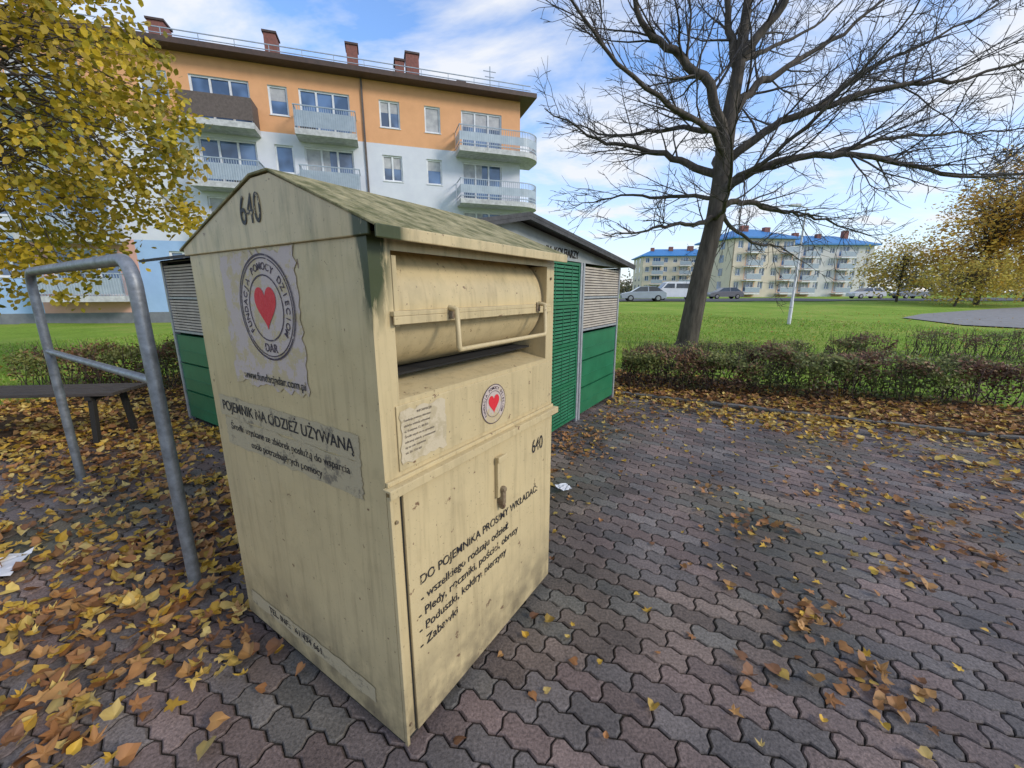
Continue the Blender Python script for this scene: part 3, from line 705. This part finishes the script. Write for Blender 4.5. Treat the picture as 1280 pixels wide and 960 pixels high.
def foliage_tree(name,base,trunk_h,center,radii,nclump,per,lsize,pal,spread,seed,trunk_r=.16,kn=.3):
    random.seed(seed); g=gz(base[0],base[1]); e=empty(name,(base[0],base[1],g)); c=Vector(center)
    top=Vector((c.x,c.y,c.z+radii[2]*.6)); tp=smooth([(0,0,-.1),(c.x*.25,c.y*.25,trunk_h),(c.x*.7,c.y*.7,c.z),tuple(top)])
    sp_=[(tp,[trunk_r*(1-.85*i/(len(tp)-1)) for i in range(len(tp))])]
    V=[];F=[];C=[]; cl=[]
    for i in range(nclump):
        while True:
            v=Vector((random.uniform(-1,1),random.uniform(-1,1),random.uniform(-1,1)))
            if .15<v.length<1 and random.random()<v.length**1.2: break
        k=1+kn*noise.noise(v*2.2+Vector((seed,0,0)))
        cl.append(c+Vector((v.x*radii[0],v.y*radii[1],v.z*radii[2]))*k)
    for i,p in enumerate(cl):
        q0,d,_,_=interp(tp,random.uniform(.35,.95)) if i%2 else interp(tp,.5+.3*random.random())
        mid=q0.lerp(p,.5)+unit()*.12*(p-q0).length+Vector((0,0,.1*(p-q0).length))
        q=smooth([q0,mid,p],3); r0=trunk_r*.16*random.uniform(.5,1.1)
        sp_.append((q,[r0*(1-.85*m/(len(q)-1)) for m in range(len(q))]))
    for p in cl:
        shade=random.uniform(.65,1.15); bc=random.choice(pal)
        for j in range(per):
            o=Vector((random.gauss(0,spread),random.gauss(0,spread),random.gauss(0,spread*.7)-.1*spread)); q=p+o
            s=lsize*random.uniform(.6,1.2)*.5; ax=unit(); ay=ax.orthogonal().normalized(); az_=ax.cross(ay)
            k=len(V)
            for m in ((-1,0,0),(-.3,-.62,.12),(.5,-.5,.12),(1.1,0,0),(.5,.5,.12),(-.3,.62,.12)): V.append(q+ax*m[0]*s+ay*m[1]*s+az_*m[2]*s)
            F.append((k,k+1,k+2,k+3,k+4,k+5))
            cc=bc if random.random()<.6 else random.choice(pal); kk=shade*random.uniform(.75,1.2)
            C.extend([tuple(x*kk for x in cc)]*6)
    poly_curve('trunk_and_branches',sp_,mbark,e,1)
    mesh_obj('leaves',V,F,mleafT,e,cols=np.array(C))
mleafT=attrmat('tree_leaf',.5,.4)
PY=[(.52,.37,.025),(.45,.35,.03),(.58,.41,.03),(.32,.28,.03),(.62,.44,.06)]
foliage_tree('yellow_leaf_tree',(-9.9,6.9),1.9,(1.25,-.2,4.35),(3.35,2.5,3.1),430,50,.105,PY,.18,5,.16,.16)
PO=[(.80,.50,.07),(.72,.47,.08),(.82,.57,.10),(.62,.46,.10),(.70,.38,.07)]
PG=[(.70,.55,.10),(.56,.48,.10),(.76,.54,.11)]
foliage_tree('autumn_tree',(39,34.5),2.5,(0,0,5.8),(4.0,4,4.4),230,24,.28,PO,.5,11,.22)
foliage_tree('autumn_tree',(42,32.5),2.5,(0,0,7.8),(4.8,5,6.2),300,26,.32,PO,.55,12,.26)
foliage_tree('autumn_tree',(36,38.5),1.0,(0,0,3.2),(3.4,3,2.5),190,24,.22,PG+PO[:1],.42,13,.12)
foliage_tree('autumn_tree',(34.5,32.0),.8,(1,0,2.1),(3.6,2.5,1.8),190,26,.18,PG,.35,14,.09)
foliage_tree('autumn_tree',(50,40),3,(0,0,7),(6,6,6),240,26,.40,PO+PG,.7,15,.26)
random.seed(33)
V=[];F=[];C=[]
for i in range(300):
    x=random.uniform(-10,190); y=150+random.uniform(0,30)+(0 if x<70 else -40); h=random.uniform(3,8)
    if x>85: h*=1.6
    bc=random.choice([(.13,.13,.06),(.24,.18,.08),(.16,.13,.08),(.10,.11,.05)])
    for j in range(60):
        p=Vector((x+random.gauss(0,2.2),y+random.gauss(0,1.5),max(.5,random.gauss(h*.55,h*.25)))); ax=unit()*.5; ay=ax.orthogonal().normalized()*.45; k=len(V)
        V.extend([p-ax,p-ay,p+ax,p+ay]); F.append((k,k+1,k+2,k+3)); kk=random.uniform(.6,1.2); C.extend([tuple(q*kk for q in bc)]*4)
mesh_obj('distant_trees',V,F,mhl,cols=np.array(C))
# ------------------------------------------------------------ apartment building
mor=mat('orange_render',(.74,.385,.19),(.68,.35,.17),.85,1.5,.2,80)
mwh=mat('pale_render',(.66,.68,.73),(.60,.62,.68),.85,1.2,.2,80)
mblu=mat('blue_render',(.34,.50,.74),(.30,.45,.68),.85,1.2,.2,80)
mpk=mat('pink_render',(.66,.38,.32),(.6,.34,.28),.85,1.5)
mframe=mat('white_window_frame',(.76,.77,.78),None,.4,3)
mcon=mat('balcony_concrete',(.58,.58,.58),(.38,.38,.38),.85,4,.2)
mrail=mat('blue_grey_railing',(.36,.42,.49),(.28,.33,.39),.45,4)
mbrn=mat('brown_screen',(.13,.10,.09),(.09,.07,.06),.7,10)
mtile=mat('brown_roof_metal',(.085,.05,.04),(.055,.035,.028),.6,4)
mchim=mat('red_brick_chimney',(.26,.10,.08),(.17,.075,.06),.85,8)
mplinth=mat('plinth',(.20,.21,.23),(.15,.16,.18),.9,3)
def glass(name,c):
    m,nt,b=nodes(name); L=nt.links; tc=N(nt,'ShaderNodeTexCoord'); n=N(nt,'ShaderNodeTexNoise'); n.inputs['Scale'].default_value=.9; n.inputs['Detail'].default_value=2; L.new(tc.outputs['Object'],n.inputs[0])
    r=N(nt,'ShaderNodeValToRGB'); r.color_ramp.elements[0].position=.4; r.color_ramp.elements[1].position=.6; r.color_ramp.elements[0].color=(*c,1); r.color_ramp.elements[1].color=(c[0]*2.5,c[1]*2.5,c[2]*2.5,1)
    L.new(n.outputs[0],r.inputs[0]); L.new(r.outputs[0],b.inputs[0]); b.inputs['Roughness'].default_value=.06; b.inputs['Specular IOR Level'].default_value=.9; return m
mgl=glass('window_glass',(.05,.08,.14)); mcurt=mat('curtain',(.5,.5,.5),(.35,.35,.37),.8,3)
def window(mb,x0,x1,z0,z1,mul=2,d=.14,fr=4,gl=5,cu=6):
    mb.add([(x0,0,z0),(x0,d,z0),(x0,d,z1),(x0,0,z1)],[(0,1,2,3)],fr); mb.add([(x1,0,z0),(x1,d,z0),(x1,d,z1),(x1,0,z1)],[(0,1,2,3)],fr)
    mb.add([(x0,0,z1),(x0,d,z1),(x1,d,z1),(x1,0,z1)],[(0,1,2,3)],fr); mb.add([(x0,0,z0),(x0,d,z0),(x1,d,z0),(x1,0,z0)],[(0,1,2,3)],fr)
    mb.add([(x0,d,z0),(x1,d,z0),(x1,d,z1),(x0,d,z1)],[(0,1,2,3)],gl)
    f=.08
    mb.box(x0,d-.06,z0,x0+f,d-.01,z1,fr); mb.box(x1-f,d-.06,z0,x1,d-.01,z1,fr); mb.box(x0+f,d-.06,z0,x1-f,d-.01,z0+f,fr); mb.box(x0+f,d-.06,z1-f,x1-f,d-.01,z1,fr)
    for i in range(1,mul): 
        xm=x0+(x1-x0)*i/mul; mb.box(xm-.05,d-.058,z0+f,xm+.05,d-.012,z1-f,fr)
    if random.random()<.6:
        top=z1-(z1-z0)*random.uniform(.25,1)
        mb.box(x0+f,d-.009,max(top,z0+f),x0+f+(x1-x0-2*f)*random.choice((.5,1)),d-.004,z1-f,cu)
    mb.box(x0-.03,-.04,z0-.04,x1+.03,.0-.002,z0-.003,fr)
ab=empty('apartment_building',(.5,28,0),R(17.7))
mats=[mor,mwh,mpk,mplinth,mframe,mgl,mcurt,mblu]
rows=[10.7,7.9,5.1,2.3]; holes=[]
wins=[(-5.85,-4.95,1),(-8.35,-7.25,2),(-13.85,-12.95,1),(-19.4,-18.2,2),(-26.4,-25.3,2),(-33,-31.9,2)]
doors=[(-3.7,-1.2),(-12.4,-9.9),(-17.3,-14.7),(-24.3,-21.6),(-30.6,-28.0)]
for z in rows:
    for a_,b_,m in wins: holes.append((a_,b_,z,z+1.38,m))
    for a_,b_ in doors: holes.append((a_,b_,z-.85,z+1.4,3))
def cf(x,z):
    if z<.55: return 3
    if z>9.85: return 0
    if -25<x<-20.8 and z<4.2: return 2
    if z<4.2: return 7
    return 1
mb=MB()
facade(mb,-36,0,-.1,13.0,[h[:4] for h in holes],0,cf,zb=(.55,4.2,9.85),xb=(-25,-20.8))
for h in holes: window(mb,*h)
mb.box(-36,.3,-.1,-.001,12,12.98,1)
mb.add([(0,0,-.1),(0,12,-.1),(0,12,9.85),(0,0,9.85)],[(0,1,2,3)],1); mb.add([(0,0,9.85),(0,12,9.85),(0,12,13),(0,0,13)],[(0,1,2,3)],0)
mb.obj('walls_and_windows',mats,ab)
mb=MB()
x0,x1,y0,y1=-36.8,.8,-.8,12.8
mb.box(x0,y0,12.98,x1,y1,13.22,0)
mb.add([(x0,y0,13.22),(x1,y0,13.22),(x1,y1,13.22),(x0,y1,13.22),(x0+5,6,15.4),(x1-5,6,15.4)],[(0,1,5,4),(1,2,5),(2,3,4,5),(3,0,4)],0)
mb.box(-9.27,-.09,.4,-9.17,-.01,13,3)
for x,w_,yy,hh in ((-9.6,.6,1.6,2.0),(-7.0,.5,1.4,1.5),(-6.2,.75,1.9,2.2),(-13.8,.6,1.9,2.05),(-19,.7,2,1.8),(-3.2,.5,2.2,1.2),(-24,.8,2,1.8)):
    z=13.3; mb.box(x-w_/2,yy,z-.2,x+w_/2,yy+.9,z+hh,1); mb.box(x-w_/2-.06,yy-.06,z+hh,x+w_/2+.06,yy+.96,z+hh+.1,0)
for i in range(25): mb.box(-36+i*1.5,-.5,13.2,-35.97+i*1.5,-.47,13.65,2)
mb.box(-36.5,-.505,13.65,.5,-.465,13.69,2); mb.box(-36.5,-.505,13.42,.5,-.465,13.45,2)
mb.box(-1.6,1.2,13.3,-1.55,1.25,15.2,2); mb.box(-2.0,1.2,14.9,-1.2,1.23,14.94,2); mb.box(-1.9,1.2,14.6,-1.3,1.23,14.64,2)
mb.obj('roof_and_chimneys',[mtile,mchim,mrail,mbrn],ab)
mb=MB()
def balc(x0,x1,z,kind,dep=1.25):
    mb.box(x0,-dep,z-.28,x1,-.002,z,0)
    if kind=='brown':
        mb.box(x0+.02,-dep+.02,z+.08,x1-.02,-dep+.05,z+1.1,2); mb.box(x0+.02,-dep+.055,z+.08,x0+.05,-.01,z+1.1,2); mb.box(x1-.05,-dep+.055,z+.08,x1-.02,-.01,z+1.1,2)
    else:
        n=int((x1-x0)/.11)
        for i in range(n+1):
            x=x0+.03+(x1-x0-.06)*i/n; mb.box(x-.012,-dep+.03,z,x+.012,-dep+.05,z+1.05,1)
        for yy in np.arange(-dep+.15,-.1,.12):
            mb.box(x0+.03,yy-.01,z,x0+.05,yy+.01,z+1.05,1); mb.box(x1-.05,yy-.01,z,x1-.03,yy+.01,z+1.05,1)
        mb.box(x0,-dep+.015,z+1.05,x1,-dep+.065,z+1.1,1); mb.box(x0,-dep+.066,z+1.05,x0+.06,-.01,z+1.1,1); mb.box(x1-.06,-dep+.066,z+1.05,x1,-.01,z+1.1,1)
        mb.box(x0+.06,-dep+.055,z+.1,x1-.06,-dep+.07,z+.85,3)
        if random.random()<.7:
            xx=random.uniform(x0+.2,x1-1.2); mb.box(xx,-dep+.1,z+.001,xx+random.uniform(.3,.8),-dep+.5,z+random.uniform(.4,1.2),2 if random.random()<.5 else 0)
for r_,z in enumerate(rows):
    zf=z-.9
    balc(-12.6,-9.6,zf,'rail'); balc(-17.55,-14.4,zf,'brown' if r_==0 else 'rail'); balc(-24.7,-21.1,zf,'rail'); balc(-31,-27.6,zf,'rail')
    cx,cy=-.3,.0; rr=1.35
    def arc(r): return [(-4.1,0),(-4.1,-r)]+[(cx+r*math.sin(t)*1.0,cy-r*math.cos(t)) for t in [R(k) for k in range(0,91,10)]]+[(cx+r,1.2),(.003,1.2),(.003,-.003),(-4.0,-.003)]
    mb.prism(arc(rr),2,zf-.28,zf,0)
    line=[(-4.08,-.05)]+[(-4.08+.13*i,-rr+.04) for i in range(30)]+[(cx+(rr-.04)*math.sin(R(k)),-(rr-.04)*math.cos(R(k))) for k in range(0,91,5)]+[(cx+rr-.04,.13*i) for i in range(1,9)]
    for i,(x,y) in enumerate(line): mb.box(x-.012,y-.012,zf,x+.012,y+.012,zf+1.05,1)
    for i in range(len(line)-1):
        (xa,ya),(xb,yb)=line[i],line[i+1]
        d=Vector((xb-xa,yb-ya)); 
        if d.length<1e-4: continue
        nrm=Vector((-d.y,d.x)).normalized()*.02
        for za_,zb_ in ((1.05,1.1),(.12,.17),(.3,.75)):
            mm_=1 if za_!=.3 else 3
            q=nrm if za_!=.3 else nrm*.3
            mb.add([(xa-q.x,ya-q.y,zf+za_),(xb-q.x,yb-q.y,zf+za_),(xb+q.x,yb+q.y,zf+za_),(xa+q.x,ya+q.y,zf+za_),(xa-q.x,ya-q.y,zf+zb_),(xb-q.x,yb-q.y,zf+zb_),(xb+q.x,yb+q.y,zf+zb_),(xa+q.x,ya+q.y,zf+zb_)],[(0,1,2,3),(4,5,6,7),(0,1,5,4),(2,3,7,6)],mm_)
mb.obj('balconies',[mcon,mrail,mbrn,mat('balcony_panel',(.42,.48,.54),(.34,.40,.46),.4,2)],ab)
# distant buildings
mblue=mat('blue_roof',(.03,.21,.50),(.025,.17,.42),.5,2)
mcream=mat('cream_render',(.66,.58,.46),(.6,.52,.42),.85,1)
mpeach=mat('peach_render',(.64,.42,.28),(.6,.38,.25),.85,1)
mwt=mat('white_render',(.64,.62,.60),(.58,.56,.54),.85,1)
def block(name,loc,ang,Ln,D,Hh,cols,w1=1,accent=2):
    e=empty(name,loc,ang); mb=MB(); hs=[]; n=cols; st=4; ph=(Hh-.8)/st
    for r_ in range(st):
        for c_ in range(n):
            x=(c_+.5)*Ln/n; z=.8+ph*r_+.8
            if c_%3==1: hs.append((x-1.0,x+1.0,z-.6,z+1.3,3))
            else: hs.append((x-.5,x+.5,z,z+1.3,2))
    facade(mb,0,Ln,-1,Hh,[h[:4] for h in hs],0,lambda x,z: (accent if int(x/Ln*n)%6 in (1,4) and z<Hh-ph*.9 else w1),xb=[c_*Ln/n for c_ in range(n)])
    for h in hs: window(mb,*h,d=.2)
    mb.box(.0,.3,-1,Ln-.01,D,Hh-.01,2)
    for r_ in range(st):
        z=.8+ph*r_+.8
        for yy in (D*.3,D*.7): mb.box(-.03,yy-.6,z,-.005,yy+.6,z+1.35,5)
    for r_ in range(st):
        z=.8+ph*r_
        for c_ in range(n):
            if c_%3==1:
                x=(c_+.5)*Ln/n; mb.box(x-1.5,-1.3,z-.2,x+1.5,-.003,z,4)
                mb.box(x-1.48,-1.28,z+.1,x+1.48,-1.24,z+1.0,7)
                mb.box(x-1.5,-1.3,z+1.0,x+1.5,-1.22,z+1.06,4)
    mb.box(-.7,-.8,Hh,Ln+.7,D+.7,Hh+.25,8)
    mb.add([(-.7,-.8,Hh+.25),(Ln+.7,-.8,Hh+.25),(Ln+.7,D+.7,Hh+.25),(-.7,D+.7,Hh+.25),(4,D/2,Hh+2.4),(Ln-4,D/2,Hh+2.4)],[(0,1,5,4),(1,2,5),(2,3,4,5),(3,0,4)],8)
    for c_ in range(1,n,2): 
        s=random.uniform(.3,1.2); mb.box(c_*Ln/n+s,D*.3,Hh+.5,c_*Ln/n+s+random.uniform(.8,1.5),D*.3+.8,Hh+random.uniform(2.4,3.2),9)
    mb.obj('building_shell',[mor,mwt,mcream,mpeach,mframe,mgl,mcurt,mrail,mblue,mchim],e)
block('apartment_building',(40.0,76,.55),R(8),12,11,10.4,5,2,3)
block('apartment_building',(53.5,81,.55),R(4),17,11,9.8,7,1,3)
block('apartment_building',(35,112,.55),R(-5),19,12,10.2,8,2,3)
# ------------------------------------------------------------ cars
mtyre=mat('tyre',(.02,.02,.02),None,.9); mhub=mat('wheel_hub',(.4,.4,.42),None,.4,metal=.6); mcg=glass('car_glass',(.015,.02,.025)); mlamp=mat('lamp_lens',(.6,.58,.5),None,.2)
def car(name,loc,ang,colr,van=False):
    e=empty(name,loc,ang); mp=mat(name+'_paint',colr,tuple(c*.9 for c in colr),.25,2,spec=.8); mb=MB()
    if van:
        body=[(0,.35),(5.1,.35),(5.1,.95),(4.85,1.15),(4.3,1.25),(3.75,1.9),(3.5,1.98),(.12,1.98),(.02,1.85)]
        Ln,wd=5.1,1.9; wx=(.9,4.15); r=.34
    else:
        Ln,wd=4.3,1.75; body=[(0,.3),(4.3,.3),(4.32,.6),(4.2,.78),(3.3,.95),(.35,1.0),(.05,.85)]
        cab=[(.3,.98),(3.35,.94),(2.55,1.42),(1.0,1.46)]; wx=(.8,3.45); r=.31
    w2=wd/2
    def loft(poly,wb,wt,zb,zt,m):
        n=len(poly)
        def ww(z): return wb+(wt-wb)*min(1,max(0,(z-zb)/(zt-zb)))
        v=[(p[0],-ww(p[1]),p[1]) for p in poly]+[(p[0],ww(p[1]),p[1]) for p in poly]
        mb.add(v,[tuple(range(n)),tuple(range(2*n-1,n-1,-1))]+[(i,(i+1)%n,n+(i+1)%n,n+i) for i in range(n)],m)
    if van:
        loft(body,w2,w2*.86,1.0,2.0,0)
        loft([(2.9,1.3),(4.1,1.3),(3.68,1.78),(2.9,1.78)],w2*.965,w2*.895,1.3,1.8,1)
        loft([(.4,1.3),(2.75,1.3),(2.75,1.78),(.4,1.78)],w2*.965,w2*.895,1.3,1.8,1)
        mb.add([(4.32,-.75,1.27),(4.32,.75,1.27),(3.80,.68,1.88),(3.80,-.68,1.88)],[(0,1,2,3)],1)
    else:
        loft(body,w2,w2*.93,.6,1.0,0); loft(cab,w2*.90,w2*.70,.95,1.45,1)
        loft([(.98,1.445),(2.57,1.405),(2.5,1.45),(1.05,1.49)],w2*.72,w2*.68,1.4,1.5,0)
        for s in (-1,1): mb.add([(1.7,s*w2*.905,.95),(1.8,s*w2*.905,.95),(1.82,s*w2*.71,1.44),(1.74,s*w2*.71,1.44)],[(0,1,2,3)],0)
    for x in wx:
        for s in (-1,1):
            mb.cyl((x,s*(w2-.09),r),1,r,.22,2,18); mb.cyl((x,s*(w2+.0),r),1,r*.62,.06,3,14)
    for s in (-1,1): mb.box(Ln-.12,s*w2*.62-.16,.62,Ln+.012,s*w2*.62+.16,.76,4); mb.box(-.012,s*w2*.75-.12,.68,.1,s*w2*.75+.12,.85,4)
    mb.obj('car_body',[mp,mcg,mtyre,mhub,mlamp],e,bevel=.02)
car('parked_car',(15.4,41.5,.67),R(172),(.32,.35,.40))
car('parked_van',(20.4,45,.69),R(176),(.75,.75,.77),True)
car('parked_car',(30.5,55,.69),R(178),(.18,.18,.2))
car('parked_car',(11,46,.68),R(170),(.06,.07,.1))
car('parked_car',(52,58,.69),R(178),(.55,.56,.58)); car('parked_car',(58,58,.69),R(182),(.1,.11,.13))
# ------------------------------------------------------------ lamps
mpw=mat('white_lamp_post',(.62,.62,.63),(.5,.5,.5),.5,4)
def lamp(x,y,h,m=mpw):
    e=empty('street_lamp',(x,y,gz(x,y))); 
    poly_curve('post',[([(0,0,-.1),(0,0,1.0),(0,0,1.01),(0,0,h)],[.075,.07,.055,.035]),([(0,0,h),(.05,0,h+.1),(-.35,0,h+.22)],[.03,.03,.03])],m,e,4)
    mb=MB(); mb.prism([(-.75,h+.2),(-.3,h+.17),(-.3,h+.28),(-.7,h+.27)],1,-.1,.1,0); mb.box(-.72,-.08,h+.17,-.36,.08,h+.19,1); mb.obj('head',[m,mlamp],e,bevel=.01)
lamp(12.55,18.4,4.8); lamp(33,70,7,mrail); lamp(23,50,6.5,mrail); lamp(75,70,7,mrail)
